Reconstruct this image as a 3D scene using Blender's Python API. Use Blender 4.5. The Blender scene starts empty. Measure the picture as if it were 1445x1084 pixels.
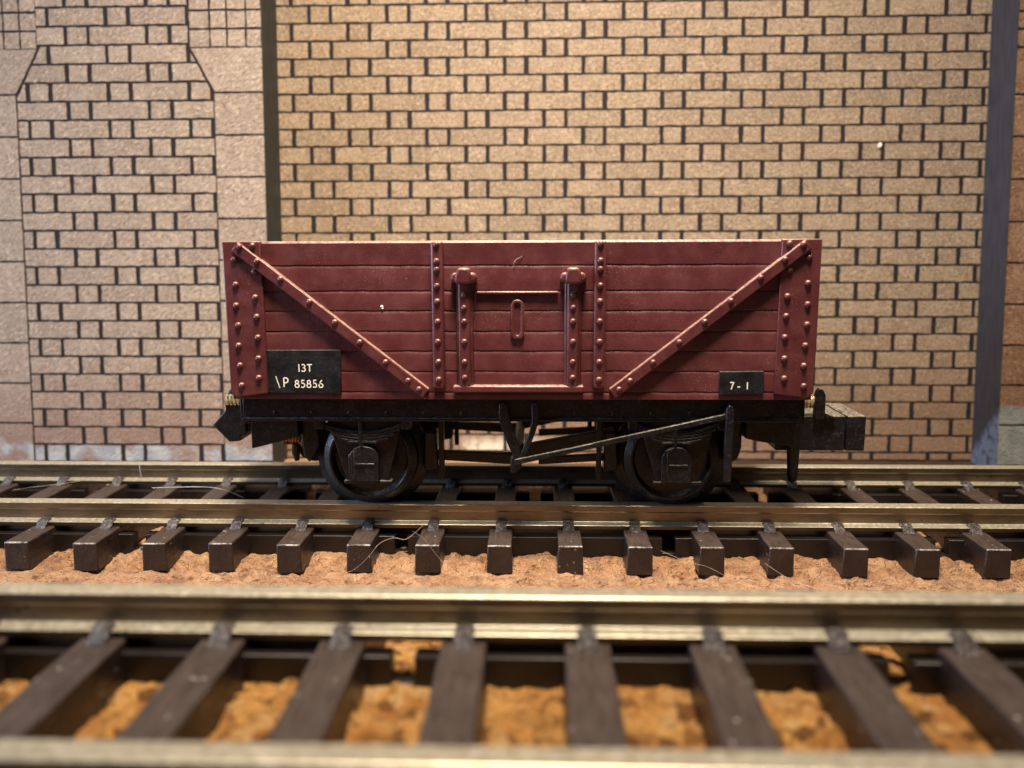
import bpy, math, random
from mathutils import Matrix, Vector, noise
random.seed(7)
S = 0.1                      # one Blender unit is a centimetre; coordinates below are millimetres
C = bpy.context.scene.collection
PI = math.pi

# ------------------------------------------------------------------ mesh helpers
class MB:
    def __init__(self):
        self.v = []; self.f = []; self.t = []
    def add(self, vs, fs, tint=0.5):
        n = len(self.v)
        self.v += [tuple(p) for p in vs]
        self.f += [tuple(i + n for i in q) for q in fs]
        self.t += [tint] * len(fs)
        return self
    def box(self, x0, x1, y0, y1, z0, z1):
        return self.add([(x0,y0,z0),(x1,y0,z0),(x1,y1,z0),(x0,y1,z0),(x0,y0,z1),(x1,y0,z1),(x1,y1,z1),(x0,y1,z1)],
                        [(0,3,2,1),(4,5,6,7),(0,1,5,4),(1,2,6,5),(2,3,7,6),(3,0,4,7)])
    def prism(self, pts, y0, y1, inset=0.0, tint=0.5):
        """polygon in x-z, counter-clockwise seen from -y, from y0 (front) to y1 (back)"""
        area = sum(pts[i][0]*pts[(i+1) % len(pts)][1] - pts[(i+1) % len(pts)][0]*pts[i][1] for i in range(len(pts)))
        if area < 0: pts = pts[::-1]
        n = len(pts)
        cx = sum(p[0] for p in pts)/n; cz = sum(p[1] for p in pts)/n
        vs = [(p[0], y0, p[1]) for p in pts] + [(p[0], y1, p[1]) for p in pts]
        fs = [tuple(range(n)), tuple(reversed(range(n, 2*n)))]
        for i in range(n):
            j = (i+1) % n
            fs.append((i, i+n, j+n, j))
        return self.add(vs, fs, tint)
    def extrude_x(self, prof, x0, x1, xs=None, warp=None):
        """closed y-z profile swept along x"""
        area = sum(prof[i][0]*prof[(i+1) % len(prof)][1] - prof[(i+1) % len(prof)][0]*prof[i][1] for i in range(len(prof)))
        if area < 0: prof = prof[::-1]
        xs = xs or [x0, x1]; n = len(prof)
        vs = []
        for x in xs:
            for k, (y, z) in enumerate(prof):
                if warp: y, z = warp(x, y, z)
                vs.append((x, y, z))
        fs = [tuple(reversed(range(n))), tuple(range((len(xs)-1)*n, len(xs)*n))]
        for s in range(len(xs)-1):
            for i in range(n):
                j = (i+1) % n
                fs.append((s*n+i, s*n+j, (s+1)*n+j, (s+1)*n+i))
        return self.add(vs, fs)
    def lathe_y(self, prof, cx, cz, n=48):
        """profile (r, y) turned about the y axis through (cx, cz)"""
        vs = []; m = len(prof)
        for k in range(n):
            a = 2*PI*k/n
            for r, y in prof: vs.append((cx + r*math.cos(a), y, cz + r*math.sin(a)))
        fs = []
        for k in range(n):
            l = (k+1) % n
            for i in range(m-1):
                fs.append((k*m+i, k*m+i+1, l*m+i+1, l*m+i))
        return self.add(vs, fs)
    def rivet(self, x, y, z, r=.2, h=.17):
        """domed head standing out of a face that looks to -y"""
        rows = [(1.0, -.06), (.97, .25), (.8, .62), (.48, .92)]
        n = 12; vs = []
        for q, e in rows:
            for k in range(n):
                a = 2*PI*k/n
                vs.append((x + r*q*math.cos(a), y - h*e, z + r*q*math.sin(a)))
        vs.append((x, y - h, z))
        fs = []
        for i in range(len(rows)-1):
            for k in range(n):
                l = (k+1) % n
                fs.append((i*n+k, i*n+l, (i+1)*n+l, (i+1)*n+k))
        for k in range(n):
            fs.append(((len(rows)-1)*n+k, (len(rows)-1)*n+(k+1) % n, len(vs)-1))
        return self.add(vs, fs)
    def tube(self, pts, r, n=8, close=True):
        pts = [Vector(p) for p in pts]; vs = []
        up = Vector((0, 1, .03)).normalized()
        for i, p in enumerate(pts):
            d = (pts[min(i+1, len(pts)-1)] - pts[max(i-1, 0)]).normalized()
            a = d.cross(up)
            if a.length < .05: a = d.cross(Vector((1, 0, 0)))
            a.normalize(); b = d.cross(a)
            rr = r[i] if isinstance(r, (list, tuple)) else r
            for k in range(n):
                t = 2*PI*k/n
                vs.append(p + a*(rr*math.cos(t)) + b*(rr*math.sin(t)))
        fs = []
        for i in range(len(pts)-1):
            for k in range(n):
                l = (k+1) % n
                fs.append((i*n+k, (i+1)*n+k, (i+1)*n+l, i*n+l))
        if close:
            fs.append(tuple(range(n))); fs.append(tuple(reversed(range((len(pts)-1)*n, len(pts)*n))))
        return self.add(vs, fs)
    def bar(self, p, q, w, h0, h1=None, y0=0, y1=.3):
        """flat bar in the x-z plane from p to q, widths h0 and h1"""
        h1 = h1 or h0
        d = Vector((q[0]-p[0], q[1]-p[1])).normalized(); nrm = Vector((-d.y, d.x))
        return self.prism([(p[0]+nrm.x*h0/2, p[1]+nrm.y*h0/2), (p[0]-nrm.x*h0/2, p[1]-nrm.y*h0/2),
                           (q[0]-nrm.x*h1/2, q[1]-nrm.y*h1/2), (q[0]+nrm.x*h1/2, q[1]+nrm.y*h1/2)], y0, y1)
    def build(self, name, mat, parent=None, bevel=0.0, seg=2, smooth=35, tint=False):
        me = bpy.data.meshes.new(name)
        me.from_pydata([(a*S, b*S, c*S) for a, b, c in self.v], [], self.f)
        me.update()
        for m in (mat if isinstance(mat, list) else [mat]): me.materials.append(m)
        if tint:
            at = me.attributes.new('tint', 'FLOAT', 'FACE')
            at.data.foreach_set('value', self.t)
        if smooth:
            me.polygons.foreach_set('use_smooth', [True]*len(me.polygons))
            me.set_sharp_from_angle(angle=math.radians(smooth))
        o = bpy.data.objects.new(name, me); C.objects.link(o)
        if parent: o.parent = parent
        if bevel:
            b = o.modifiers.new('bevel', 'BEVEL'); b.width = bevel*S; b.segments = seg
            b.limit_method = 'ANGLE'; b.angle_limit = math.radians(40); b.harden_normals = False
        return o

def thing(name, label, cat, loc=(0,0,0), group=None):
    o = bpy.data.objects.new(name, None); C.objects.link(o)
    o.location = tuple(c*S for c in loc); o.empty_display_size = .1
    return tag(o, label, cat, group)
def tag(o, label, cat, group=None):
    o['label'] = label; o['category'] = cat
    if group: o['group'] = group
    return o
def copy_tree(o, parent=None):
    c = o.copy(); C.objects.link(c)
    if parent: c.parent = parent
    for ch in list(o.children): copy_tree(ch, c)
    return c

# ------------------------------------------------------------------ materials
class MAT:
    def __init__(self, name):
        self.m = bpy.data.materials.new(name); self.m.use_nodes = True
        self.nt = self.m.node_tree; self.b = self.nt.nodes['Principled BSDF']
        self.tc = self.nt.nodes.new('ShaderNodeTexCoord'); self.geo = self.nt.nodes.new('ShaderNodeNewGeometry')
    def L(self, a, b): self.nt.links.new(a, b)
    def put(self, sock, v):
        if hasattr(v, 'is_linked') or hasattr(v, 'links'): self.L(v, sock)
        else: sock.default_value = v
    def vec(self, kind='Object', scale=(1,1,1), rot=(0,0,0)):
        src = self.geo.outputs['Position'] if kind == 'World' else self.tc.outputs[kind]
        n = self.nt.nodes.new('ShaderNodeMapping'); self.L(src, n.inputs['Vector'])
        n.inputs['Scale'].default_value = scale; n.inputs['Rotation'].default_value = rot
        return n.outputs[0]
    def noise(self, vec, scale, detail=4, rough=.55):
        n = self.nt.nodes.new('ShaderNodeTexNoise'); self.L(vec, n.inputs['Vector'])
        n.inputs['Scale'].default_value = scale; n.inputs['Detail'].default_value = detail; n.inputs['Roughness'].default_value = rough
        return n.outputs['Fac']
    def voronoi(self, vec, scale, feature='F1'):
        n = self.nt.nodes.new('ShaderNodeTexVoronoi'); n.feature = feature; self.L(vec, n.inputs['Vector'])
        n.inputs['Scale'].default_value = scale
        return n.outputs['Distance']
    def ramp(self, x, a, b, lo=0.0, hi=1.0):
        n = self.nt.nodes.new('ShaderNodeMapRange'); self.L(x, n.inputs['Value'])
        n.inputs['From Min'].default_value = a; n.inputs['From Max'].default_value = b
        n.inputs['To Min'].default_value = lo; n.inputs['To Max'].default_value = hi
        n.interpolation_type = 'SMOOTHSTEP'
        return n.outputs['Result']
    def math(self, op, a, b=0.0):
        n = self.nt.nodes.new('ShaderNodeMath'); n.operation = op
        self.put(n.inputs[0], a); self.put(n.inputs[1], b); return n.outputs[0]
    def mix(self, fac, a, b):
        n = self.nt.nodes.new('ShaderNodeMix'); n.data_type = 'RGBA'
        self.put(n.inputs[0], fac)
        for s, v in ((n.inputs[6], a), (n.inputs[7], b)):
            if isinstance(v, tuple): s.default_value = (*v, 1)
            else: self.L(v, s)
        return n.outputs[2]
    def xyz(self, v):
        n = self.nt.nodes.new('ShaderNodeSeparateXYZ'); self.L(v, n.inputs[0]); return n.outputs
    def normal_z(self): return self.xyz(self.geo.outputs['Normal'])[2]
    def attr(self, name):
        n = self.nt.nodes.new('ShaderNodeAttribute'); n.attribute_name = name; return n.outputs['Fac']
    def bump(self, h, strength=.3, dist=.01):
        n = self.nt.nodes.new('ShaderNodeBump'); n.inputs['Strength'].default_value = strength
        n.inputs['Distance'].default_value = dist; self.L(h, n.inputs['Height'])
        self.L(n.outputs[0], self.b.inputs['Normal'])
    def done(self, col=None, rough=None, metal=None, spec=None):
        for k, v in (('Base Color', col), ('Roughness', rough), ('Metallic', metal), ('Specular IOR Level', spec)):
            if v is None: continue
            if isinstance(v, tuple): self.b.inputs[k].default_value = (*v, 1)
            else: self.put(self.b.inputs[k], v)
        return self.m

def mat_paint():
    k = MAT('maroon paint'); o = k.vec('Object')
    n = k.noise(o, 9, 5); fine = k.noise(o, 70, 4)
    col = k.mix(k.ramp(n, .3, .75), (.076, .0175, .0195), (.102, .0255, .0275))
    # settled dust: on ledges and as sparse specks
    dust = k.math('MULTIPLY', k.ramp(k.normal_z(), .5, .85), k.ramp(k.noise(o, 38, 5, .7), .36, .60, .22, .75))
    col = k.mix(dust, col, (.50, .34, .27))
    sp = k.math('MULTIPLY', k.ramp(k.voronoi(o, 26), .10, .06), k.ramp(k.noise(o, 5, 3), .56, .66))
    col = k.mix(k.math('MULTIPLY', sp, .55), col, (.5, .38, .32))
    sp2 = k.math('MULTIPLY', k.ramp(k.voronoi(o, 62), .20, .10), k.ramp(k.noise(o, 3.2, 4, .6), .54, .66))
    col = k.mix(k.math('MULTIPLY', sp2, .28), col, (.52, .40, .33))
    k.bump(k.math('ADD', k.math('MULTIPLY', fine, .6), k.noise(k.vec('Object', (3, 3, .8)), 16, 4)), .38, .006)
    return k.done(col, k.ramp(n, .3, .7, .32, .46), spec=.5)
def mat_black(name='black plastic', base=(.0045, .005, .0065), dusty=.3, rough=.32):
    k = MAT(name); o = k.vec('World')
    n = k.noise(o, 14, 5)
    col = k.mix(k.ramp(n, .35, .7), base, tuple(c*1.9 for c in base))
    sc = k.math('MULTIPLY', k.ramp(k.noise(k.vec('World', (1, 1, 1.3)), 46, 5, .75), .53, .66), dusty)
    col = k.mix(sc, col, (.085, .085, .09))
    top = k.math('MULTIPLY', k.ramp(k.normal_z(), .6, .98), k.ramp(k.noise(o, 50, 4), .40, .62, .10, dusty*1.7))
    col = k.mix(top, col, (.40, .36, .28))  # upward faces: dust and, on the couplings, pale light painted in
    bv = k.nt.nodes.new('ShaderNodeBevel'); bv.samples = 6; bv.inputs['Radius'].default_value = .009
    dt = k.nt.nodes.new('ShaderNodeVectorMath'); dt.operation = 'DOT_PRODUCT'
    k.L(bv.outputs[0], dt.inputs[0]); k.L(k.geo.outputs['Normal'], dt.inputs[1])
    wear = k.math('MULTIPLY', k.ramp(dt.outputs['Value'], .97, .80), k.ramp(k.noise(o, 33, 5, .7), .45, .64))
    col = k.mix(k.math('MULTIPLY', wear, .75), col, (.16, .16, .17))
    k.bump(k.noise(o, 60, 5), .4, .006)
    return k.done(col, k.ramp(n, .3, .7, rough-.04, rough+.12), spec=.25)
def mat_sleeper():
    k = MAT('brown plastic sleeper'); o = k.vec('World')
    n = k.noise(o, 8, 5)
    col = k.mix(k.ramp(n, .3, .7), (.0135, .0078, .0068), (.025, .0155, .0135))
    grain = k.noise(k.vec('World', (6, .8, 3)), 9, 5, .65)
    up = k.ramp(k.normal_z(), .35, .9)
    dust = k.math('MULTIPLY', up, k.ramp(grain, .2, .9, .06, .17))
    col = k.mix(dust, col, (.30, .24, .20))
    sp = k.math('MULTIPLY', k.math('MULTIPLY', k.ramp(k.voronoi(o, 24), .20, .10), k.ramp(k.noise(o, 7, 3), .52, .66)), k.ramp(k.normal_z(), -.2, .5, .25, .9))
    col = k.mix(sp, col, (.48, .45, .42))
    edge = k.math('MULTIPLY', k.math('MULTIPLY', k.ramp(k.normal_z(), .25, .5), k.ramp(k.normal_z(), .985, .93)), k.math('MULTIPLY', k.ramp(k.noise(o, 24, 5, .7), .40, .6), k.ramp(k.math('ABSOLUTE', k.xyz(k.geo.outputs['Normal'])[1]), .2, .4)))
    col = k.mix(k.math('MULTIPLY', edge, .75), col, (.42, .40, .39))
    k.bump(k.math('ADD', grain, k.math('MULTIPLY', k.noise(o, 70, 4), .6)), .6, .012)
    return k.done(col, k.ramp(grain, .3, .7, .26, .46), spec=.5)
def mat_chair():
    k = MAT('dusty plastic rail chair'); o = k.vec('World')
    n = k.noise(o, 45, 5, .7)
    col = k.mix(k.ramp(n, .48, .74), (.020, .013, .012), (.24, .215, .20))
    k.bump(n, .8, .015)
    return k.done(col, .42, spec=.5)
def mat_rail():
    k = MAT('nickel silver rail'); o = k.vec('World')
    pz = k.xyz(o)
    n = k.noise(k.vec('World', (.7, 2, 2)), 3.2, 5, .6); f = k.noise(o, 42, 5, .7)
    up = k.ramp(k.normal_z(), .35, .75)
    tarn = k.mix(k.ramp(n, .35, .65), (.13, .108, .076), (.24, .198, .142))
    bright = k.mix(k.ramp(f, .42, .62), (.53, .485, .36), (.71, .665, .53))
    col = k.mix(up, tarn, bright)
    dirt = k.math('MULTIPLY', k.ramp(k.voronoi(k.vec('World', (1, 1, 1)), 15), .16, .10), k.ramp(k.noise(o, 4, 3), .5, .62))
    col = k.mix(k.math('MULTIPLY', dirt, .8), col, (.05, .04, .03))
    col = k.mix(k.math('MULTIPLY', k.ramp(f, .62, .76), .4), col, (.16, .13, .10))
    oz = k.xyz(k.tc.outputs['Object'])[2]
    grime = k.math('MULTIPLY', k.ramp(oz, -.118, -.126), k.ramp(k.normal_z(), .5, .2))
    col = k.mix(k.math('MULTIPLY', grime, k.ramp(n, .3, .7, .5, .9)), col, (.075, .058, .042))
    k.bump(k.noise(k.vec('World', (.25, 4, 4)), 22, 4), .12, .004)
    rough = k.mix(up, (.42, .42, .42), (.40, .40, .40))
    return k.done(col, k.math('ADD', k.ramp(f, .45, .75, -.04, .10), rough), k.math('SUBTRACT', k.ramp(f, .6, .8, .95, .6), k.math('MULTIPLY', up, .22)))
def mat_cork():
    k = MAT('orange cork'); o = k.vec('World')
    n = k.noise(o, 5.5, 6, .6); f = k.noise(o, 28, 5, .65)
    col = k.mix(k.ramp(n, .32, .68), (.47, .20, .05), (.74, .39, .12))
    vc = k.nt.nodes.new('ShaderNodeTexVoronoi'); vc.inputs['Scale'].default_value = 17
    k.L(k.vec('World', (1, 1, 1), (.3, .2, .5)), vc.inputs['Vector'])
    cell = k.xyz(vc.outputs['Color'])[0]
    col = k.mix(k.ramp(cell, .62, 1, 0, .75), col, (.72, .46, .20))
    col = k.mix(k.ramp(cell, .34, 0, 0, .85), col, (.13, .05, .014))
    pz = k.xyz(o)
    # the strip between the tracks is a paler, pinker cork than the bed of the front track
    fac = k.math('MULTIPLY', k.ramp(k.math('ADD', pz[1], k.math('MULTIPLY', n, .12)), -1.02, -.90), k.ramp(k.noise(o, 2.2, 3), .25, .75, .55, 1))
    col = k.mix(k.math('MULTIPLY', k.ramp(pz[1], -2.2, -1.6), .68), col, k.mix(k.ramp(n, .3, .7), (.44, .25, .16), (.62, .40, .28)))
    col = k.mix(k.math('MULTIPLY', k.ramp(k.noise(o, 13, 5, .65), .56, .70), .85), col, (.12, .055, .018))
    col = k.mix(k.ramp(f, .66, .76, 0, .6), col, (.72, .56, .36))
    wall_shade = k.math('MULTIPLY', k.ramp(k.math('ADD', pz[1], k.math('MULTIPLY', n, .4)), 1.15, 1.35), k.ramp(k.math('ADD', pz[0], k.math('MULTIPLY', k.noise(o, 1.1, 4), 1.2)), 1.2, 1.8))
    col = k.mix(k.math('MULTIPLY', wall_shade, .9), col, (.035, .018, .014))  # shade below the wall at right, painted into the cork colour
    k.bump(k.math('ADD', k.math('ADD', f, k.math('MULTIPLY', k.voronoi(o, 17), 1.1)), k.noise(o, 70, 4)), 1.0, .06)
    return k.done(col, .85, spec=.2)
def mat_card(name, light, dark, fibre_rot, lean=0):
    """brown engraved card; stains rise from the foot of the wall"""
    k = MAT(name); o = k.vec('Object'); t = k.attr('tint')
    n = k.noise(o, 6, 5, .6); r0 = k.vec('Object', (1, 1, 1), (0, fibre_rot, 0)); mp = k.nt.nodes.new('ShaderNodeMapping'); k.L(r0, mp.inputs['Vector']); mp.inputs['Scale'].default_value = (1, 1, 2.3 if fibre_rot > .6 else 1.25)
    f = k.noise(mp.outputs[0], 21 if fibre_rot > .6 else 34, 5, .72)
    col = k.mix(k.ramp(n, .3, .7), dark, light)
    col = k.mix(k.math('MULTIPLY', k.ramp(t, 0, 1), .35), col, tuple(c*.66 for c in dark))
    col = k.mix(k.ramp(f, .54, .66, 0, .85), col, tuple(min(.85, c*1.65) for c in light))
    col = k.mix(k.ramp(f, .47, .34, 0, .85), col, tuple(c*.42 for c in dark))
    g = k.noise(o, 48, 3, .7)
    col = k.mix(k.ramp(g, .58, .68, 0, .6), col, tuple(min(.8, c*1.6) for c in light))
    col = k.mix(k.ramp(g, .42, .32, 0, .6), col, tuple(c*.4 for c in dark))
    p = k.xyz(o); zz = k.math('ADD', p[2], k.math('MULTIPLY', k.math('SUBTRACT', k.noise(o, 3, 4), .5), .5))
    col = k.mix(k.ramp(zz, 1.3, .15, 0, .55), col, (.19, .095, .06))
    return k, o, p, n, f, col
def mat_card_back():
    k, o, p, n, f, col = mat_card('brown card brick', (.335, .255, .178), (.265, .195, .132), .5)
    # pale dusty patch at the foot, behind the wagon
    m = k.math('MULTIPLY', k.ramp(p[2], .26, .10), k.math('MULTIPLY', k.ramp(p[0], -.78, -.5), k.ramp(p[0], .35, -.15)))
    m = k.math('MULTIPLY', m, k.ramp(k.noise(o, 7, 4), .3, .55))
    col = k.mix(m, col, (.62, .58, .48))
    k.bump(f, .7, .02)
    return k.done(col, .8, spec=.25)
def mat_card_left():
    k, o, p, n, f, col = mat_card('grey brown card brick', (.395, .312, .238), (.305, .232, .17), .75)
    edge = k.math('ADD', p[2], k.math('MULTIPLY', k.math('SUBTRACT', k.noise(k.vec('Object', (1, 1, 1)), 4, 5, .65), .5), .45))
    pt = k.math('MULTIPLY', k.ramp(edge, .25, .17), k.ramp(k.noise(k.vec('Object', (1, 1, 1), (0, 0, 0)), 2.6, 5, .6), .36, .52))
    col = k.mix(pt, col, k.mix(k.ramp(n, .4, .6), (.27, .30, .335), (.38, .40, .41)))
    k.bump(f, .9, .03)
    return k.done(col, .62, spec=.4)
def mat_card_right():
    k, o, p, n, f, col = mat_card('red brown card stone', (.29, .175, .105), (.20, .105, .06), .2)
    edge = k.math('ADD', p[2], k.math('MULTIPLY', k.math('SUBTRACT', k.noise(o, 9, 4), .5), .10))
    col = k.mix(k.ramp(edge, .62, .58), col, k.mix(k.ramp(n, .4, .6), (.20, .215, .205), (.27, .28, .265)))
    k.bump(f, .8, .02)
    return k.done(col, .75, spec=.3)
def mat_reveal(name, col1, col2, blue):
    k = MAT(name); o = k.vec('Object'); p = k.xyz(o)
    n = k.noise(k.vec('Object', (3, 3, .5)), 8, 5)
    col = k.mix(k.ramp(n, .3, .7), col1, col2)
    col = k.mix(k.ramp(k.noise(k.vec('Object', (4, 12, .4)), 9, 5, .7), .63, .72, 0, .5), col, tuple(min(1, c*3.2) for c in col2))
    if blue:
        e = k.math('ADD', p[2], k.math('ADD', k.math('MULTIPLY', k.math('SUBTRACT', k.noise(o, 8, 4), .5), .12), k.math('MULTIPLY', p[1], 1.0)))
        col = k.mix(k.math('MULTIPLY', k.ramp(e, .62, .46), k.ramp(k.noise(o, 12, 4), .3, .55)), col, (.13, .17, .27))
    k.bump(n, .3, .01)
    return k.done(col, .6, spec=.4)
def mat_plain(name, col, rough=.5, metal=0.0, nz=0):
    k = MAT(name)
    c = col
    if nz:
        n = k.noise(k.vec('World'), nz, 5)
        c = k.mix(k.ramp(n, .3, .7), tuple(x*.7 for x in col), tuple(min(1, x*1.25) for x in col))
        k.bump(n, .3, .006)
    return k.done(c, rough, metal)

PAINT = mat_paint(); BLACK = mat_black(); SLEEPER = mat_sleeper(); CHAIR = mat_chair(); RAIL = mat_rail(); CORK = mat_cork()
BUFF = mat_black('dusty black coupling plastic with painted top light', dusty=.40)  # paler tops: part dust, part light on the couplings put into the colour
WHEEL = mat_black('blackened wheel', (.0042, .005, .0075), .25, .28)
WEB = mat_plain('dark brown plastic web', (.009, .006, .0055), .42, 0, 20)
PLATE = mat_black('black label', (.006, .0065, .008), .15, .42)
LETTER = mat_plain('cream lettering', (.80, .79, .69), .55)
SPRING = mat_plain('brass spring', (.55, .47, .30), .38, .7, 40)
COPPER = mat_plain('copper wire', (.62, .27, .07), .35, .9, 40)
MORTAR = mat_plain('burnt engraved line', (.009, .0045, .006), .9, 0, 20)
CARD_B = mat_card_back(); CARD_L = mat_card_left(); CARD_R = mat_card_right()
REV_L = mat_reveal('dark green grey cut edge', (.019, .023, .022), (.034, .039, .036), False)
REV_R = mat_reveal('dark blue grey painted cut edge', (.026, .026, .034), (.042, .041, .052), True)
FIBRE = mat_plain('pale fibre', (.34, .27, .21), .5)
FIBREB = mat_plain('bluish fibre', (.42, .46, .56), .4)
FLECK = mat_plain('white paint', (.80, .78, .72), .6)

# ------------------------------------------------------------------ the wagon (rail head = 0, track centre y = 0)
wagon = thing('goods_wagon', 'maroon open goods wagon with black underframe standing on the rear track', 'goods wagon', (0, 0, 0))
TOP, BOT, FACE = 17.33, 7.65, -8.15
GZ = [15.85, 14.32, 13.11, 11.86, 10.65, 9.40, 8.10]
def side_panel():
    prof = [(FACE+.75, BOT), (FACE, BOT)]
    for z in reversed(GZ):
        prof += [(FACE-.0, z-.22), (FACE+.035, z-.05), (FACE+.075, z-.005), (FACE+.075, z+.015), (FACE-.0, z+.055)]
    prof += [(FACE, TOP-.14), (FACE+.13, TOP-.01), (FACE+.75, TOP)]
    xs = [-17.82 + 35.64*i/90 for i in range(91)]
    def warp(x, y, z):
        if GZ[-1]-.3 < z < GZ[0]+.3 and y < FACE+.5:
            z += .035*noise.noise((x*.9, z*.35, 3.1)) + .02*noise.noise((x*3.1, z*.4, 8.2))
        if y < FACE+.5: y += .03*noise.noise((x*.35, z*.4, 1.7))
        return y, z
    return MB().extrude_x(prof, 0, 0, xs, warp)
side = side_panel().build('side_panel', PAINT, wagon, .03, 2)
front = [side]
# corner plates with their two columns of rivets
OUT = [16.25, 14.72, 13.46, 12.26, 11.0, 9.77, 8.53]
INN = [17.05, 15.52, 13.95, 12.77, 11.5, 10.21, 9.0]
for s in (-1, 1):
    m = MB()
    pts = [(s*17.9, TOP), (s*15.54, TOP), (s*15.52, 8.05), (s*17.55, 7.80), (s*17.88, 8.12)]
    m.prism(pts, FACE-.22, FACE+.2)
    for i, z in enumerate(OUT): m.rivet(s*(17.2+.05*random.uniform(-1, 1)), FACE-.22, z, .2, .19)
    for i, z in enumerate(INN): m.rivet(s*(16.02+.05*random.uniform(-1, 1)), FACE-.22, z, .2, .19)
    front.append(m.build('corner_plate', PAINT, wagon, .07))
    # diagonal strap, top corner down to the door post
    a, b = (s*16.85, 17.30), (s*5.50, 8.33)
    d = Vector((b[0]-a[0], b[1]-a[1])).normalized(); nn = Vector((d.y, -d.x)) if s > 0 else Vector((-d.y, d.x))
    if nn.y > 0: nn = -nn
    w = .66
    m = MB().prism([a, b, (b[0]+nn.x*w, b[1]+nn.y*w), (a[0]+nn.x*w, a[1]+nn.y*w)], FACE-.48, FACE+.1)
    for (x, z) in ((16.72, 17.0), (15.70, 16.13), (14.33, 15.06), (12.63, 13.70), (11.13, 12.46), (9.65, 11.24), (8.11, 10.02), (6.76, 8.88), (6.1, 8.35)):
        m.rivet(s*x, FACE-.46, z-.0, .19, .17)
    front.append(m.build('diagonal_strap', PAINT, wagon, .07, 3))
    # upright beside the door
    m = MB().box(s*4.87-.36, s*4.87+.36, FACE-.58, FACE+.1, 8.42, 17.28)
    for z in (17.08, 16.1, 15.61, 14.63, 13.7, 12.49, 11.27, 10.04, 8.96): m.rivet(s*4.87, FACE-.56, z, .2, .17)
    front.append(m.build('upright_post', PAINT, wagon, .16, 4))
# side door: top ledge and bottom rail, with hinge straps and latch plate on it
m = MB().box(-2.55, 2.38, FACE-.24, FACE+.05, 14.12, 14.30)
m.box(-4.0, 3.95, FACE-.62, FACE+.05, 8.18, 8.58)
m.box(-3.9, 3.8, FACE+.25, FACE+.5, 8.22, 14.2)
door = m.build('side_door', PAINT, wagon, .08, 2)
front.append(door)
for s in (-1, 1):
    x = s*3.27
    m = MB().box(x-.36, x+.36, FACE-.62, FACE+.05, 8.45, 15.1)
    m.box(x-.52, x+.52, FACE-.3, FACE+.05, 8.5, 14.9)
    for z in (14.09, 13.32, 12.5, 11.28, 10.05, 9.09): m.rivet(x, FACE-.6, z, .19, .15)
    # hinge: a rounded block with a knuckle on each side
    m.prism([(x-.48, 14.75), (x+.48, 14.75), (x+.48, 15.3), (x+.36, 15.62), (x+.2, 15.72), (x-.2, 15.72), (x-.36, 15.62), (x-.48, 15.3)], FACE-1.0, FACE)
    for e in (-1, 1):
        m.prism([(x+e*.42+.4*math.cos(t)*.95, 15.12+.32*math.sin(t)) for t in [2*PI*i/12 for i in range(12)]], FACE-.72, FACE)
    m.build('hinge_strap', PAINT, door, .15, 3)
def oval(cx, z0, z1, w, n=10):
    pts = []
    for i in range(n+1):
        t = PI*i/n; pts.append((cx + w*math.cos(t), z1 - w + w*math.sin(t)))
    pts += [(cx-w, z0+.2), (cx-w+.14, z0), (cx+w-.14, z0), (cx+w, z0+.2)]
    return pts
m = MB(); o_, i_ = oval(-.07, 11.42, 13.8, .40), oval(-.07, 11.62, 13.6, .19)
n_ = len(o_)
vs = [(p[0], FACE+.02, p[1]) for p in o_] + [(p[0], FACE-.20, p[1]) for p in o_] + [(p[0], FACE-.20, p[1]) for p in i_] + [(p[0], FACE-.07, p[1]) for p in i_]
fs = []
for r_ in range(3):
    for i in range(n_):
        j = (i+1) % n_
        fs.append((r_*n_+j, r_*n_+i, (r_+1)*n_+i, (r_+1)*n_+j))
fs.append(tuple(range(3*n_, 4*n_)))
m.add(vs, fs)
m.build('latch_plate', PAINT, door, .06, 2)
for o in front: copy_tree(o, wagon).rotation_euler = (0, 0, PI)        # the far side of the wagon
# end boards and floor
for s in (-1, 1):
    m = MB().box(s*17.82-(.75 if s > 0 else 0), s*17.82+(.75 if s < 0 else 0), FACE+.752, -FACE-.752, BOT, TOP-.02)
    for z in GZ: m.box(s*17.86-.03, s*17.86+.03, FACE+1.2, -FACE-1.2, z-.2, z-.08)
    for y in (-3.4, 3.4): m.box(s*18.0-.2, s*18.0+.2, y-.4, y+.4, BOT, TOP-.3)
    m.build('end_panel', PAINT, wagon, .05)
MB().box(-17.05, 17.05, FACE+.76, -FACE-.76, BOT+.05, BOT+.7).build('floor_board', PAINT, wagon)

# stroke lettering -------------------------------------------------
def arc(cx, cy, rx, ry, a0, a1, n=10):
    return [(cx + rx*math.cos(math.radians(a0+(a1-a0)*i/n)), cy + ry*math.sin(math.radians(a0+(a1-a0)*i/n))) for i in range(n+1)]
GL = {'1': (.30, [[(.15, 0), (.15, 1)]]),
      '3': (.60, [arc(.27, .75, .22, .23, 150, -90) + arc(.26, .27, .27, .25, 90, -150)[1:]]),
      'T': (.72, [[(.02, .96), (.70, .96)], [(.36, .96), (.36, 0)]]),
      'P': (.62, [[(.08, 0), (.08, .97)], [(.08, .97), (.28, .97)] + arc(.28, .71, .25, .26, 90, -90)[1:] + [(.08, .45)]]),
      '8': (.62, [arc(.30, .75, .20, .23, -90, 270, 18), arc(.30, .27, .26, .25, 90, 450, 18)]),
      '5': (.60, [[(.50, .97), (.16, .97), (.12, .55)] + arc(.24, .31, .27, .29, 110, -140)]),
      '6': (.62, [[(.46, .99), (.24, .72)] + arc(.31, .28, .26, .26, 140, 500, 20)]),
      '7': (.58, [[(.03, .96), (.53, .96), (.20, 0)]]),
      '-': (.50, [[(.02, .32), (.40, .32)]])}
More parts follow.
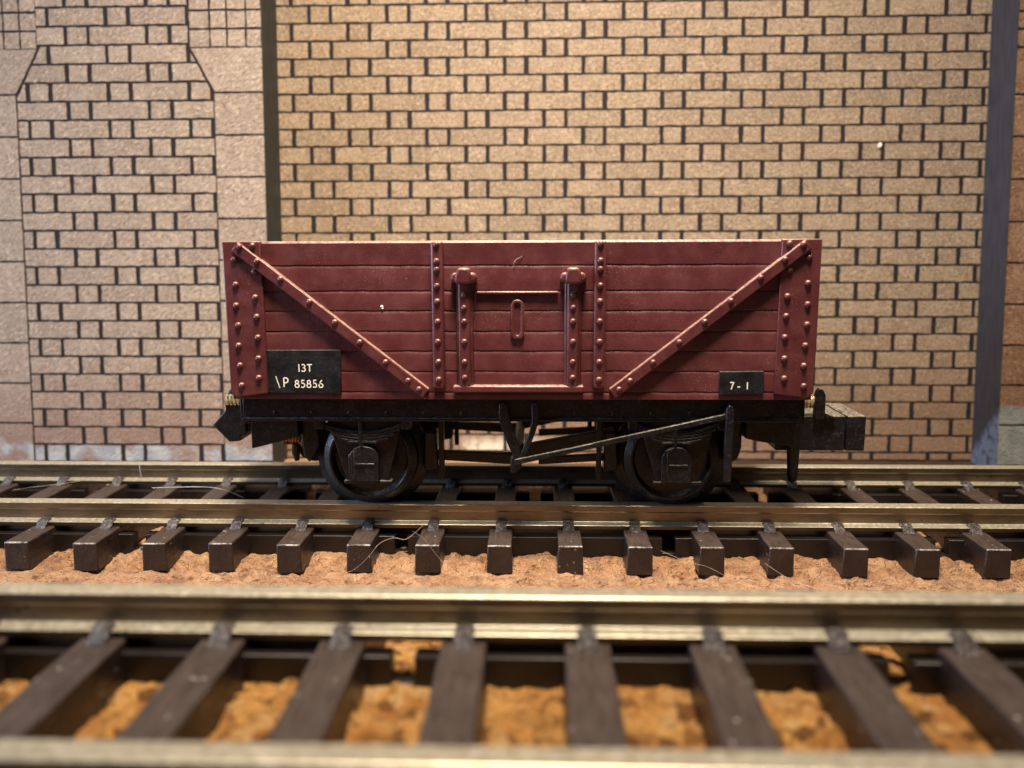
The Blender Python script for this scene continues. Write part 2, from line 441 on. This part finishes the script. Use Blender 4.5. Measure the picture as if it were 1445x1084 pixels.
def strokes(m, text, x, z, h, wt, y, gap=.16):
    lift = 0
    for ch in text:
        if ch == ' ': x += .35*h; continue
        adv, ls = GL[ch]
        for l in ls:
            pts = [Vector((x + p[0]*h, z + p[1]*h)) for p in l]
            ribbon(m, pts, wt, y - lift); lift += .0015
        x += (adv + gap)*h
    return x
def ribbon(m, pts, wt, y):
    vs = []; n = len(pts); closed = (pts[0]-pts[-1]).length < 1e-4
    for i, p in enumerate(pts):
        a = pts[i-1] if i else (pts[-2] if closed else None); b = pts[i+1] if i < n-1 else (pts[1] if closed else None)
        d1 = (p-a).normalized() if a else None; d2 = (b-p).normalized() if b else None
        d1 = d1 or d2; d2 = d2 or d1
        d = (d1+d2).normalized(); nn = Vector((-d.y, d.x)); k = wt/2/max(.5, nn.dot(Vector((-d1.y, d1.x))))
        jit = .012*random.uniform(-1, 1)
        vs += [(p.x+nn.x*k, y, p.y+nn.y*k+jit), (p.x-nn.x*k, y, p.y-nn.y*k+jit)]
    m.add(vs, [(2*i, 2*i+1, 2*i+3, 2*i+2) for i in range(n-1)])
YP = FACE-.17
pl = MB().prism([(-15.6, 10.72), (-10.92, 10.75), (-11.0, 8.0), (-15.66, 8.08)], YP, FACE+.05).build('number_plate', PLATE, wagon, .04)
pl['label'] = 'black plate lettered 13T P 85856'
m = MB(); YL = YP-.006
strokes(m, '13T', -13.62, 9.40, .46, .068, YL, .16)
strokes(m, 'P', -14.58, 8.44, .58, .078, YL)
strokes(m, '85856', -13.86, 8.40, .47, .068, YL, .18)
ribbon(m, [Vector((-15.02, 9.12)), Vector((-14.80, 8.37))], .055, YL-.01)
m.build('lettering', LETTER, pl, smooth=0)
pl = MB().prism([(12.17, 9.42), (14.87, 9.44), (14.9, 8.02), (12.2, 7.98)], YP, FACE+.05).build('load_plate', PLATE, wagon, .04)
pl['label'] = 'small black plate lettered 7 - 1'
m = MB()
strokes(m, '7', 12.82, 8.33, .44, .068, YL); strokes(m, '-', 13.28, 8.33, .44, .068, YL); strokes(m, '1', 13.82, 8.33, .44, .07, YL)
m.build('lettering', LETTER, pl, smooth=0)

# underframe --------------------------------------------------------
def black(name, m, bevel=.06, parent=None, mat=None): return m.build(name, mat or BLACK, parent or wagon, bevel, 2)
for s in (-1, 1):
    m = MB().box(-17.55, 17.55, s*7.1-.3, s*7.1+.3, 6.15, 7.64)
    m.box(-17.55, 17.55, s*7.25-.36, s*7.25+.36, 6.12, 6.32)
    for i in range(14):
        x = -15.5 + i*2.38
        m.box(x-.12, x+.12, s*7.3-.16, s*7.3+.16, 6.5, 6.75)
    black('sole_bar', m)
    m = MB().prism([(s*17.72, 7.62), (s*17.55, 7.62), (s*14.75, 7.62), (s*14.6, 4.62), (s*15.4, 4.42), (s*17.76, 3.82 if s < 0 else 4.1)], -5.6, 5.6)
    m.box(s*17.5-.26, s*17.5+.26, -7.3, 7.3, 5.9, 7.63)
    black('headstock', m)
MB().box(-14.5, 14.5, -1.2, 1.2, 6.6, 7.6).build('centre_beam', BLACK, wagon)
WX = (-9.97, 9.93)
for ix, wx in enumerate(WX):
    ax = black('axle', MB().lathe_y([(0, -6.6), (.35, -6.6), (.55, -5.4), (.6, 0), (.55, 5.4), (.35, 6.6), (0, 6.6)], wx, 3.12, 20), 0)
    for s in (-1, 1):
        prof = [(0, -5.15), (.9, -5.3), (1.1, -4.95), (2.35, -4.95), (2.5, -5.38), (2.58, -5.45), (2.70, -5.45), (3.10, -5.14), (3.16, -4.55), (3.75, -4.3), (3.8, -4.05), (3.7, -3.85), (2.5, -3.9), (2.3, -4.3), (.9, -4.2), (.8, -3.6), (0, -3.6)]
        if s > 0: prof = [(r, -y) for r, y in reversed(prof)]
        black('wheel', MB().lathe_y(prof, wx, 3.12, 72), 0, ax, WHEEL)
    for s in (-1, 1):
        f = lambda y: s*y                      # y given for the far (+) side
        def bx(m, x0, x1, y0, y1, z0, z1): return m.box(x0, x1, min(s*y0, s*y1), max(s*y0, s*y1), z0, z1)
        def pr(m, pts, y0, y1): return m.prism(pts, min(s*y0, s*y1), max(s*y0, s*y1))
        m = MB()
        pr(m, [(wx-2.35, 6.1), (wx+2.5, 6.1), (wx+1.45, 1.95), (wx-1.2, 1.95)], 6.35, 6.85)
        m2 = pr(MB(), [(wx-1.4, 2.08), (wx+1.75, 2.08), (wx+1.75, 1.86), (wx-1.4, 1.86)], 6.3, 6.98)
        m.add(m2.v, m2.f)
        ag = black('axle_guard', m, .07)
        m = MB()
        pts = [(wx-.92, 2.1), (wx+.95, 2.1), (wx+.95, 3.7)] + [(wx+.015+.935*math.cos(t), 3.7+.72*math.sin(t)) for t in [PI*i/8 for i in range(1, 8)]] + [(wx-.92, 3.7)]
        pr(m, pts, 6.8, 7.32)
        bx(m, wx-.5, wx+.72, 7.3, 7.42, 3.2, 3.32)
        bx(m, wx-.62, wx-.5, 7.3, 7.42, 2.3, 4.1)
        bx(m, wx-.95, wx-.8, 7.3, 7.40, 2.1, 3.9)
        black('axle_box', m, .05, ag)
        m = MB()
        for i in range(4):
            L = 2.85 - .42*i
            top = []; bot = []
            for j in range(11):
                u = -1 + .2*j
                z = 5.95 - .72*(1-u*u*(L/2.85)**2)*1.0 - .19*i + .12
                top.append((wx+u*L, z)); bot.append((wx+u*L, z-.15))
            pr(m, top + bot[::-1], 6.8, 7.28)
        bx(m, wx-.22, wx-.02, 7.2, 7.42, 4.5, 6.2)
        bx(m, wx-.95, wx-.35, 7.2, 7.33, 4.62, 4.74)
        bx(m, wx+.25, wx+.85, 7.2, 7.33, 4.62, 4.74)
        bx(m, wx-3.05, wx-2.5, 6.6, 7.35, 5.55, 6.15); bx(m, wx+2.5, wx+3.05, 6.6, 7.35, 5.55, 6.15)
        black('leaf_spring', m, .03)
        # brake shoes, one on each side of the wheel
        for e in (-1, 1):
            bx0 = wx + e*4.0
            m = MB()
            pts = [(bx0-.55, 5.9), (bx0+.55, 5.9), (bx0+.58, 3.9), (bx0+e*.1+.25, 3.1), (bx0-.2-e*.05, 2.75), (bx0-.5, 3.2), (bx0-.58, 3.9)] if e*wx > 0 else [(bx0-.42, 4.9), (bx0+.42, 4.9), (bx0+.52, 2.35), (bx0-.4, 2.2)]
            pr(m, pts, 3.7, 5.1)
            black('brake_shoe', m, .12)
        e = -1 if wx > 0 else 1
        black('brake_hanger', bx(MB(), wx+e*4.75-.17, wx+e*4.75+.17, 4.7, 5.2, 1.6, 6.6), .04)
for s in (-1, 1):
    yy = (lambda a, b: (min(s*a, s*b), max(s*a, s*b)))
    m = MB()
    m.prism([(-1.24, 7.3), (-.72, 7.3), (-.55, 6.2), (-.02, 4.75), (.22, 3.6), (-.22, 3.55), (-.80, 4.9), (-1.24, 6.2)], *yy(7.5, 7.85))
    m.prism([(.76, 7.3), (1.2, 7.3), (1.2, 6.2), (1.02, 5.5), (.28, 3.6), (-.06, 3.7), (.56, 5.3), (.8, 6.2)], *yy(7.55, 7.9))
    m.prism([(-.55, 3.85), (.1, 3.95), (.12, 3.3), (-.2, 2.85), (-.55, 2.85)], *yy(7.2, 7.8))
    black('brake_vee_hanger', m, .05)
    m = MB()
    for p, q in (((-.25, 3.62), (4.6, 4.70)), ((4.58, 4.70), (12.75, 6.58)), ((12.7, 6.57), (13.2, 6.95))):
        m.bar(p, q, 0, .34, .32, *yy(7.85, 8.12))
    black('brake_lever', m, .05)
    black('lever_guide', MB().prism([(12.72, 2.45), (13.18, 2.45), (13.22, 6.9), (13.12, 7.2), (12.9, 7.3), (12.74, 7.1), (12.70, 6.8)], *yy(7.75, 8.2)), .06)
    m = MB().bar((-.1, 3.0), (-6.0, 3.25), 0, .78, .6, *yy(4.4, 4.9))
    m.bar((.0, 3.45), (6.3, 4.75), 0, .95, .8, *yy(4.4, 4.9))
    m.bar((1.2, 2.75), (6.2, 3.05), 0, .5, .5, *yy(4.0, 4.4))
    black('brake_rod', m, .06)
black('cross_shaft', MB().tube([(-.2, -7.5, 3.3), (-.2, 7.5, 3.3)], .35, 12), 0)

# couplings ----------------------------------------------------------
def coil(cx, cy, cz, L, r, turns, wire, ax=(1, 0, 0)):
    pts = []
    N = int(turns*12)
    for i in range(N+1):
        t = 2*PI*turns*i/N; u = L*(i/N-.5)
        pts.append((cx+u, cy+r*math.cos(t), cz+r*math.sin(t)))
    return MB().tube(pts, wire, 6)
m = MB().box(17.5, 22.2, -2.3, 2.3, 3.02, 5.42)
m.box(22.22, 23.5, -2.45, 2.45, 3.05, 5.46)
m.box(17.4, 19.0, -1.5, 1.5, 5.3, 6.2)
cp = black('coupling', m, .08, None, BUFF)
cp['label'] = 'long box coupling with spring at the right end'
m = MB().tube([(18.45, -3.0, 5.6), (18.45, -3.0, 4.6), (18.5, -3.0, 3.2), (18.53, -3.0, 1.6), (18.55, -3.0, 1.15), (18.56, -3.0, .95)], [.42, .42, .42, .36, .30, .12], 14)
m.box(18.0, 18.9, -3.0, -2.2, 4.6, 5.35)
black('trip_pin', m, .0, cp)
m = MB().prism([(19.92, 5.3), (20.62, 5.3), (20.60, 6.9), (20.45, 7.25), (20.2, 7.46), (20.0, 7.2), (19.9, 6.85)], -2.75, -2.2)
m.prism([(20.62, 5.4), (20.62, 5.75), (21.0, 5.55), (21.4, 5.42)], -2.7, -2.3)
black('coupling_hook', m, .08, cp)
coil(19.5, -2.1, 6.42, 1.25, .36, 5.0, .13).build('coupling_spring', SPRING, cp)
m = MB().prism([(-21.36, 4.83), (-20.42, 5.86), (-20.4, 6.9), (-19.15, 6.8), (-19.02, 4.18), (-19.45, 4.15), (-19.45, 3.72), (-20.25, 3.64)], -3.0, 2.6)
m.box(-19.2, -17.4, -2.6, 2.2, 4.3, 6.6)
cp = black('coupling', m, .07, None, BUFF)
cp['label'] = 'stubby coupling with pointed tip at the left end'
m = MB().prism([(-20.42, 6.1), (-19.2, 6.1), (-19.1, 6.7), (-19.35, 7.2), (-19.9, 7.46), (-20.3, 7.2), (-20.45, 6.7)], -2.5, -1.9)
black('coupling_hook', m, .12, cp)
m = MB().prism([(-19.25, 6.9), (-19.0, 6.8), (-18.9, 6.0), (-19.1, 5.8)], -3.2, -2.2); black('side_lug', m, .04, cp)
coil(-19.8, -2.7, 6.55, 1.15, .33, 4.5, .12).build('coupling_spring', SPRING, cp)
m = MB().tube([(-15.5, -3.2, 3.55), (-15.55, -3.2, 3.0), (-15.5, -3.2, 2.4)], [.3, .3, .16], 10)
m.tube([(-15.3, -3.0, 3.3), (-15.0, -3.0, 2.75), (-14.4, -3.0, 2.55), (-13.6, -3.0, 2.6)], .24, 8)
black('trip_pin', m, 0, cp)
coil(-17.1, 1.0, 2.95, 1.3, .36, 5.5, .10).build('copper_coil', COPPER, wagon)

# ------------------------------------------------------------------ tracks
PITCH, G = 4.4092, 4.95
ST, SB = -1.52, -3.40                                   # top and underside of a sleeper
RP = [(-.45, -.06), (-.40, 0), (.40, 0), (.45, -.06), (.45, -.44), (.37, -.50), (.37, -1.15), (.95, -1.23), (.95, -1.50), (-.95, -1.50), (-.95, -1.23), (-.37, -1.15), (-.37, -.50), (-.45, -.44)]
def sleeper_mesh(seed, hw=.76):
    r = random.Random(seed); m = MB(); ys = [-9 + 18*i/24 for i in range(25)]
    vs = []
    for y in ys:
        j = [r.uniform(-.02, .02) for _ in range(4)]
        vs += [(-hw-.05+j[0], y, SB), (hw+.05+j[1], y, SB), (hw+j[2], y, ST+j[3]*.6), (-hw+j[0], y, ST+j[1]*.6)]
    fs = [(3, 2, 1, 0)[::-1][::-1], tuple(24*4+i for i in (0, 1, 2, 3))[::-1]]
    fs = [(0, 1, 2, 3), (99, 98, 97, 96)]
    for s in range(24):
        for i in range(4):
            k = (i+1) % 4
            fs.append((s*4+k, s*4+i, (s+1)*4+i, (s+1)*4+k))
    return m.add(vs, fs)
def chair_mesh(seed):
    r = random.Random(seed); m = MB()
    J = lambda a: a + r.uniform(-.045, .045)
    for e in (-1, 1):
        # a base on the sleeper, a stepped jaw over the rail foot
        prof = [(e*.50, -1.14), (e*.62, -.98), (e*.86, J(-1.02)), (e*1.03, J(-1.14)), (e*1.2, J(-1.33)), (e*1.42, -1.47), (e*1.46, -1.56), (e*.98, -1.56), (e*.98, -1.21), (e*.52, -1.15)]
        xs = [-.36, -.28, -.12, .08, .24, .35]
        def warp(x, y, z, e=e):
            k = 1 - .35*abs(x/.36)**2
            return y + .05*r.uniform(-1, 1), (z if z < -1.45 else -1.5 + (z+1.5)*(.62+.38*k) + r.uniform(-.03, .03))
        m.extrude_x(prof, 0, 0, xs, warp)
    m.box(-.3, .3, -1.1, 1.1, -1.57, -1.505)
    return m
def track(name, label, loc, phase, i0, i1, gap_near, gap_far, hw):
    t = thing(name, label, 'railway track', loc, 'model railway tracks')
    xa, xb = phase + (i0-.5)*PITCH, phase + (i1+.5)*PITCH
    xs = [xa + (xb-xa)*k/60 for k in range(61)]
    for s in (-1, 1):
        m = MB().extrude_x([(y+s*G, z) for y, z in RP], 0, 0, xs)
        m.build('rail', RAIL, t, .03, 2)
    for s, gap in ((-1, gap_near), (1, gap_far)):
        cuts = [phase + (i+.5)*PITCH for i in range(i0, i1) if (i-gap) % 4 == 0]
        e = [xa] + cuts + [xb]
        for k in range(len(e)-1):
            a, b = e[k] + (.42 if k else 0), e[k+1] - (.42 if k < len(e)-2 else 0)
            m = MB().box(a, b, s*G-1.28, s*G-.52, SB+.1, ST-.42)
            m.box(a + (2.4 if k else 0), b - (2.4 if k < len(e)-2 else 0), s*G-.53, s*G+1.28, SB+.12, ST-.44)
            if k < len(e)-2: m.box(b-.1, b+.94, s*G-1.2, s*G-.6, SB+.05, SB+.40)
            m.build('sleeper_web', WEB, t, .05, 2)
    sl = [bpy.data.meshes.new('x')]*0
    proto = []
    for q in range(4):
        o = sleeper_mesh(10+q, hw).build('sleeper', SLEEPER, t, .09, 2)
        for s in (-1, 1):
            c = chair_mesh(20+2*q+s).build('rail_chair', CHAIR, o, .05, 2, 60); c.location = (0, s*G*S, 0)
        proto.append(o)
    for n, i in enumerate(range(i0, i1+1)):
        o = proto[n] if n < 4 else copy_tree(proto[random.randrange(4)], t)
        o.location = ((phase + i*PITCH)*S, random.uniform(-.12, .12)*S*.6, 0)
        o.rotation_euler = (0, 0, random.uniform(-.012, .012))
    return t
track('railway_track', 'rear track with the maroon wagon standing on it, in front of the brick wall', (0, 0, 0), -1.2678, -14, 14, -2, 0, .76)
track('railway_track', 'empty blurred track nearest the camera, running on raised cork', (0, -34.5612, 4.446), -1.4251, -11, 12, 1, -1, .82)

# ------------------------------------------------------------------ cork ground
def ground():
    ys = []; y = -75
    while y < 90:
        ys.append(y)
        if -43 < y < -28: y += .25
        elif -13.2 < y < -5.5: y += .17
        elif -5.5 <= y < 20: y += .6
        else: y += 3
    xs = []; x = -110
    while x < 110.1:
        xs.append(x)
        ax = abs(x)
        x += .22 if -33 < x < 34 else (1.0 if ax < 60 else 5)
    vs = []
    for y in ys:
        base = 1.35 if y < -30.6 else (-3.55 if y > -15 else -3.55 + 4.9*(-15-y)/15.6)
        for x in xs:
            n1 = noise.fractal((x*.55, y*.8, .3), 1.0, 2.0, 3); n2 = noise.noise((x*1.5, y*2.1, 5.1)); n3 = noise.noise((x*3.3, y*3.8, 9.0))
            h = .20*n1 + .30*max(-.3, n2) + .20*abs(n3)
            if -9.2 < y < -5.2: h += .25*min(1, max(0, (y+8.8)/1.5)) + .3*max(0, noise.noise((x*.8, y*.6, 2.2)))*min(1, (y+9.2)/1.0)
            if y > 14: h *= .3
            vs.append((x, y, base + h))
    n = len(xs)
    fs = [(j*n+i, j*n+i+1, (j+1)*n+i+1, (j+1)*n+i) for j in range(len(ys)-1) for i in range(n-1)]
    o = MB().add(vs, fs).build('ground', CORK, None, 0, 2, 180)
    o['kind'] = 'structure'; o['label'] = 'orange cork board under both tracks'
ground()

# ------------------------------------------------------------------ brick wall of engraved card, leaning back a little
LEAN = .08
wall = thing('brick_wall', 'tan engraved model brick wall with a recessed bay, standing behind the wagon', 'wall', (0, 0, 0))
def clip(poly, n, c):
    """keep the side n.p <= c of a convex polygon"""
    out = []
    for i in range(len(poly)):
        a, b = poly[i], poly[(i+1) % len(poly)]
        da, db = n[0]*a[0]+n[1]*a[1]-c, n[0]*b[0]+n[1]*b[1]-c
        if da <= 0: out.append(a)
        if da*db < 0:
            t = da/(da-db); out.append((a[0]+(b[0]-a[0])*t, a[1]+(b[1]-a[1])*t))
    return out
def brick(m, poly, depth=.045, wob=.04):
    """one raised brick or stone: ragged outline, edges worn down"""
    if len(poly) < 3: return
    ar = abs(sum(poly[i][0]*poly[(i+1) % len(poly)][1]-poly[(i+1) % len(poly)][0]*poly[i][1] for i in range(len(poly))))/2
    if ar < .12: return
    pts = []
    for i in range(len(poly)):
        a, b = poly[i], poly[(i+1) % len(poly)]
        L = math.hypot(b[0]-a[0], b[1]-a[1]); k = max(1, int(L/.45))
        for q in range(k):
            u = q/k
            if q == 0:      # round the corner a little
                pts.append((a[0], a[1]))
            else: pts.append((a[0]+(b[0]-a[0])*u+random.uniform(-wob, wob), a[1]+(b[1]-a[1])*u+random.uniform(-wob, wob)))
    cx = sum(p[0] for p in pts)/len(pts); cz = sum(p[1] for p in pts)/len(pts)
    if sum(pts[i][0]*pts[(i+1) % len(pts)][1]-pts[(i+1) % len(pts)][0]*pts[i][1] for i in range(len(pts))) < 0: pts = pts[::-1]
    def shrink(p, e):
        d = Vector((cx-p[0], cz-p[1])); l = d.length
        return (p[0]+d.x/l*e, p[1]+d.y/l*e)
    n = len(pts); vs = []
    for e, y in ((0, .01), (.0, -depth*.7), (.018, -depth)):
        for p in pts:
            x, z = shrink(p, e); vs.append((x, y, z))
    fs = []
    for r_ in range(2):
        for i in range(n):
            j = (i+1) % n
            fs.append((r_*n+j, r_*n+i, (r_+1)*n+i, (r_+1)*n+j)[::-1])
    fs.append(tuple(range(2*n, 3*n)))
    m.add(vs, fs, random.random()**1.6)
JH, JV = .10, .205                                          # half widths of the bed and upright joints
def courses(m, x0, x1, wtop, pitch, rows, period, cA, cB, hdr, clips=lambda z0, z1: []):
    for k in range(rows):
        z1 = wtop - k*pitch - JH; z0 = wtop - (k+1)*pitch + JH
        if z1 < .05: break
        z0 = max(z0, .0)
        c = cA if k % 2 == 0 else cB
        i = math.floor((x0-c)/period) - 1
        while c + i*period < x1 + period:
            h0 = c + i*period - hdr/2; h1 = c + i*period + hdr/2
            for a, b in ((h0, h1), (h1, h0+period)):
                a += JV + random.uniform(-.04, .04); b -= JV + random.uniform(-.04, .04)
                p = [(max(a, x0), z0), (min(b, x1), z0), (min(b, x1), z1), (max(a, x0), z1)]
                if p[1][0] - p[0][0] < .25: continue
                for nrm, cc in clips(z0, z1):
                    p = clip(p, nrm, cc)
                    if not p: break
                if p: brick(m, p)
            i += 1
def wall_part(name, m, mats, Y0, parent=wall, tint=True, bevel=0):
    o = m.build(name, mats, parent, bevel, 2, 0 if tint else 40, tint)
    o.location = (0, Y0*S, -3.38*S); o.rotation_euler = (-LEAN, 0, 0)
    return o
YB, YF = 20.0, 15.6
H = 52
m = MB(); courses(m, -23.9, 42.9, 42.79+1.62*6, 1.62, 33, 7.36, -12.03, -15.74, 2.03)
pan = wall_part('recessed_panel', MB().box(-30, 50, 0, 1.5, -.5, H), MORTAR, YB, tint=False)
o = wall_part('brickwork', m, CARD_B, YB); o.parent = pan; o.location = (0, 0, 0); o.rotation_euler = (0, 0, 0)
XL, XR = -23.5, 42.55
def pier(x0, x1, xe, mat, rev, m, side):
    p = wall_part('pier', MB().box(x0, x1, .02, YB-YF-.03, -.5, H), MORTAR, YF, tint=False)
    o = m.build('stonework', mat, p, 0, 2, 0, True)
    r = MB()
    if side < 0: r.box(xe-.02, xe+.04, -.10, YB-YF-.16, -.4, H)
    else: r.box(xe-.04, xe+.02, -.10, YB-YF-.16, -.4, H)
    r.build('cut_edge', rev, p, 0)
    return p
def stones(m, x0, x1, lines):
    for a, b in zip(lines[:-1], lines[1:]):
        brick(m, [(x0+.07, b+.09), (x1-.02 if x1 in (XL,) else x1-.07, b+.09), (x1-.02 if x1 in (XL,) else x1-.07, a-.09), (x0+.07, a-.09)], .045, .03)
# left pier: filled arch between two columns of stone blocks
m = MB()
SKL = 34.15
def skew(z0, z1):
    # bricks stop at the leaning springer stones, at the arch above them and at the block columns below
    if z0 > 38.1: return [((-1, 0), 43.95), ((1, 0), -30.22)]
    if z1 < SKL + .1: return [((-1, 0), 46.05 + .0), ((1, 0), -28.05)]
    dx, dz = 2.11, 4.0; L = math.hypot(dx, dz)
    nR = (dz/L, dx/L); cR = nR[0]*-28.02 + nR[1]*SKL - .10
    nL = (-dz/L, dx/L); cL = nL[0]*-45.96 + nL[1]*SKL - .10
    return [(nR, cR), (nL, cL)]
courses(m, -46.0, -28.0, 41.72+1.645*6, 1.645, 32, 7.40, -36.56, -40.38+.1, 2.06, skew)
BL = [SKL - 3.72*k for k in range(10)] + [0.0]
stones(m, -28.0, XL, BL)
stones(m, -52.6, -46.1, [SKL - 3.74*k for k in range(10)] + [0])
brick(m, [(-27.86, SKL+.1), (XL-.02, SKL+.1), (XL-.02, 38.05), (-29.95, 38.05)], .045, .03)
brick(m, [(-52.5, SKL+.1), (-46.1, SKL+.1), (-44.02, 38.1), (-52.5, 38.1)], .045, .03)
for k in range(8):                                          # little arch stones over the springers
    z0, z1 = 38.08 + 1.62*k, 38.08 + 1.62*(k+1)
    for a, b in ((-30.1, -28.2), (-28.2, -26.65), (-26.65, -24.93), (-24.93, XL)):
        brick(m, [(a+.1, z0+.1), (b-.08, z0+.1), (b-.08, z1-.1), (a+.1, z1-.1)], .045, .045)
    for a, b in ((-52, -50.2), (-50.2, -48.6), (-48.6, -47.0), (-47.0, -45.5), (-45.5, -43.95)):
        brick(m, [(a+.1, z0+.1), (b-.08, z0+.1), (b-.08, z1-.1), (a+.1, z1-.1)], .045, .045)
# further left, outside the picture
courses(m, -78, -52.6, 41.72+1.645*6, 1.645, 32, 7.40, -36.56, -40.28, 2.06)
pier(-80, XL-.02, XL, CARD_L, REV_L, m, -1)
m = MB()
RL = [33.3, 29.72, 26.03, 22.35, 18.75, 15.12, 11.47, 7.89, 4.28, .6, 0]
for a, b in zip(RL[:-1], RL[1:]):
    brick(m, [(XR+.02, b+.09), (47.2, b+.09), (47.2, a-.09), (XR+.02, a-.09)], .045, .03)
brick(m, [(XR+.02, RL[0]+.09), (47.2, RL[0]+.09), (49.2, 37.2), (XR+.02, 37.2)], .045, .03)
for k in range(9):
    z0, z1 = 37.3 + 1.5*k, 37.3 + 1.5*(k+1)
    for a, b in ((XR, 44.0), (44.0, 45.6), (45.6, 47.3), (47.3, 49.2)):
        brick(m, [(a+.04, z0+.1), (b-.08, z0+.1), (b-.08, z1-.1), (a+.04, z1-.1)], .045, .045)
courses(m, 49.3, 98, 41.72+1.645*6, 1.645, 32, 7.40, 55.6, 59.3, 2.06)
courses(m, 47.3, 49.2, 37.0, 1.645, 24, 7.40, 55.6, 59.3, 2.06)
pier(XR+.02, 100, XR, CARD_R, REV_R, m, 1)

# ------------------------------------------------------------------ fibres and flecks of dust
def hair(pts, r, mat, label, name='fibre'):
    P = [Vector(p) for p in pts]; out = []
    for i in range(len(P)-1):
        p0, p1, p2, p3 = P[max(i-1, 0)], P[i], P[i+1], P[min(i+2, len(P)-1)]
        for k in range(8):
            t = k/8
            out.append(.5*((2*p1)+(p2-p0)*t+(2*p0-5*p1+4*p2-p3)*t*t+(3*p1-p0-3*p2+p3)*t**3))
    out.append(P[-1])
    r = [r*(.45+.35*noise.noise((p.x*1.3, p.z*1.3, 4.0))) for p in out]
    return tag(MB().tube(out, r, 5).build(name, mat), label, 'fibre', 'stray fibres')
hair([(-11.33,-9.6,-3.3),(-10.31,-9.5,-2.94),(-9.39,-9.35,-2.12),(-8.7,-9.3,-1.31),(-7.81,-9.4,-.9),(-7.04,-9.5,-.95),(-6.37,-9.4,-.49),(-5.81,-9.2,.05)], .03, FIBRE, 'long pale curly hair looping up across the sleeper ends below the wagon')
hair([(-6.59,-9.5,-.4),(-5.94,-9.35,-.94),(-5.3,-9.25,-1.85),(-4.76,-9.4,-2.43),(-3.68,-9.8,-3.3)], .02, FIBRE, 'thin hair hanging down from the rail in front of a sleeper end')
hair([(8.73,-9.4,-1.58),(10.37,-9.5,-2.26),(11.57,-9.4,-2.59),(12.78,-9.4,-3.2)], .025, FIBRE, 'thin hair crossing the sleeper end below the right wheel')
hair([(15.1,-9.5,-2.3),(16.56,-10.2,-3.1),(17.9,-11.0,-3.3)], .035, FIBRE, 'straight hair lying on the cork below the coupling pin')
hair([(-39.39,2,-1.45),(-37.83,2,-1.2),(-35.73,2,-.96),(-34.04,2.4,-.75)], .04, FIBRE, 'stiff pale fibre lying across the sleepers at the far left')
hair([(-27.44,0,-.6),(-23.6,0,-.5),(-21.9,0,-.76),(-20.6,0,-1.3)], .05, FIBREB, 'bluish fibre arched between the rails beside the left coupling')
hair([(-30.21,3.9,.15),(-30.11,3.7,-.15),(-30,3.6,-.79)], .03, FIBREB, 'short fibre hanging over the rear rail left of the wagon')

hair([(-.25, FACE-.03, 15.75), (-.28, FACE-.10, 15.95), (-.12, FACE-.12, 16.2), (.1, FACE-.06, 16.3), (.22, FACE-.03, 16.38)], .045, FIBRE, 'tiny curled hair stuck on the top plank above the wagon door')
m = MB().rivet(-8.33, FACE+.02, 13.38, .09, .09); m.rivet(-8.30, FACE+.02, 13.27, .07, .08)
tag(m.build('dust_speck', FLECK), 'white dust speck on the maroon planks left of the door', 'dust speck')
def blob(x, z, r, mat, Y0, label):
    c, s = math.cos(LEAN), math.sin(LEAN)
    m = MB()
    pts = [(x + r*(.7+.5*random.random())*math.cos(t), z + r*1.5*(.7+.5*random.random())*math.sin(t)) for t in [2*PI*i/9 for i in range(9)]]
    m.prism(pts, -.22, -.05)
    o = m.build('paint_fleck', mat, None, .08, 2)
    o.location = (0, Y0*S, -3.38*S); o.rotation_euler = (-LEAN, 0, 0)
    return tag(o, label, 'paint fleck')
blob(32.86, 29.54, .19, FLECK, YB, 'white paint fleck stuck to the bricks high in the recessed bay')

# ------------------------------------------------------------------ camera
r_ = Vector((0.99945282, 0.03281224, -0.00417302)); u_ = Vector((-0.00128952, 0.16472012, 0.98633951)); f_ = Vector((-0.03305139, 0.98579442, -0.1646723))
cam = bpy.data.cameras.new('camera'); co = bpy.data.objects.new('camera', cam); C.objects.link(co)
M = Matrix(((r_.x, u_.x, -f_.x, 0), (r_.y, u_.y, -f_.y, 0), (r_.z, u_.z, -f_.z, 0), (0, 0, 0, 1)))
M.translation = Vector((1.2554, -58.293, 16.9888))*S
co.matrix_world = M
cam.sensor_width = 36; cam.lens = 1166.82/1445*36
cam.clip_start = .05; cam.clip_end = 200
cam.dof.use_dof = True; cam.dof.focus_distance = 53.2*S; cam.dof.aperture_fstop = .53
bpy.context.scene.camera = co

# ------------------------------------------------------------------ light: a warm lamp overhead, daylight from a window to the left
w = bpy.data.worlds.new('World'); bpy.context.scene.world = w; w.use_nodes = True
w.node_tree.nodes['Background'].inputs[0].default_value = (.80, .84, 1.0, 1); w.node_tree.nodes['Background'].inputs[1].default_value = .07
def area(name, loc, to, size, power, col, sy=None):
    l = bpy.data.lights.new(name, 'AREA'); l.energy = power; l.color = col; l.size = size
    if sy: l.shape = 'RECTANGLE'; l.size_y = sy
    o = bpy.data.objects.new(name, l); C.objects.link(o); o.location = [c*S for c in loc]
    d = (Vector(to)-Vector(loc)); o.rotation_euler = d.to_track_quat('-Z', 'Y').to_euler()
    return o
lamp = area('ceiling_lamp', (3, -38, 130), (-3, 6, 16), 3.2, 1000, (1.0, .84, .66)); lamp.data.spread = math.radians(68)
area('window_light', (-195, -38, 48), (0, 0, 8), 8.0, 4600, (.64, .76, 1.0))
sc = bpy.context.scene
sc.view_settings.view_transform = 'Standard'; sc.view_settings.look = 'None'; sc.view_settings.exposure = 0; sc.view_settings.gamma = 1
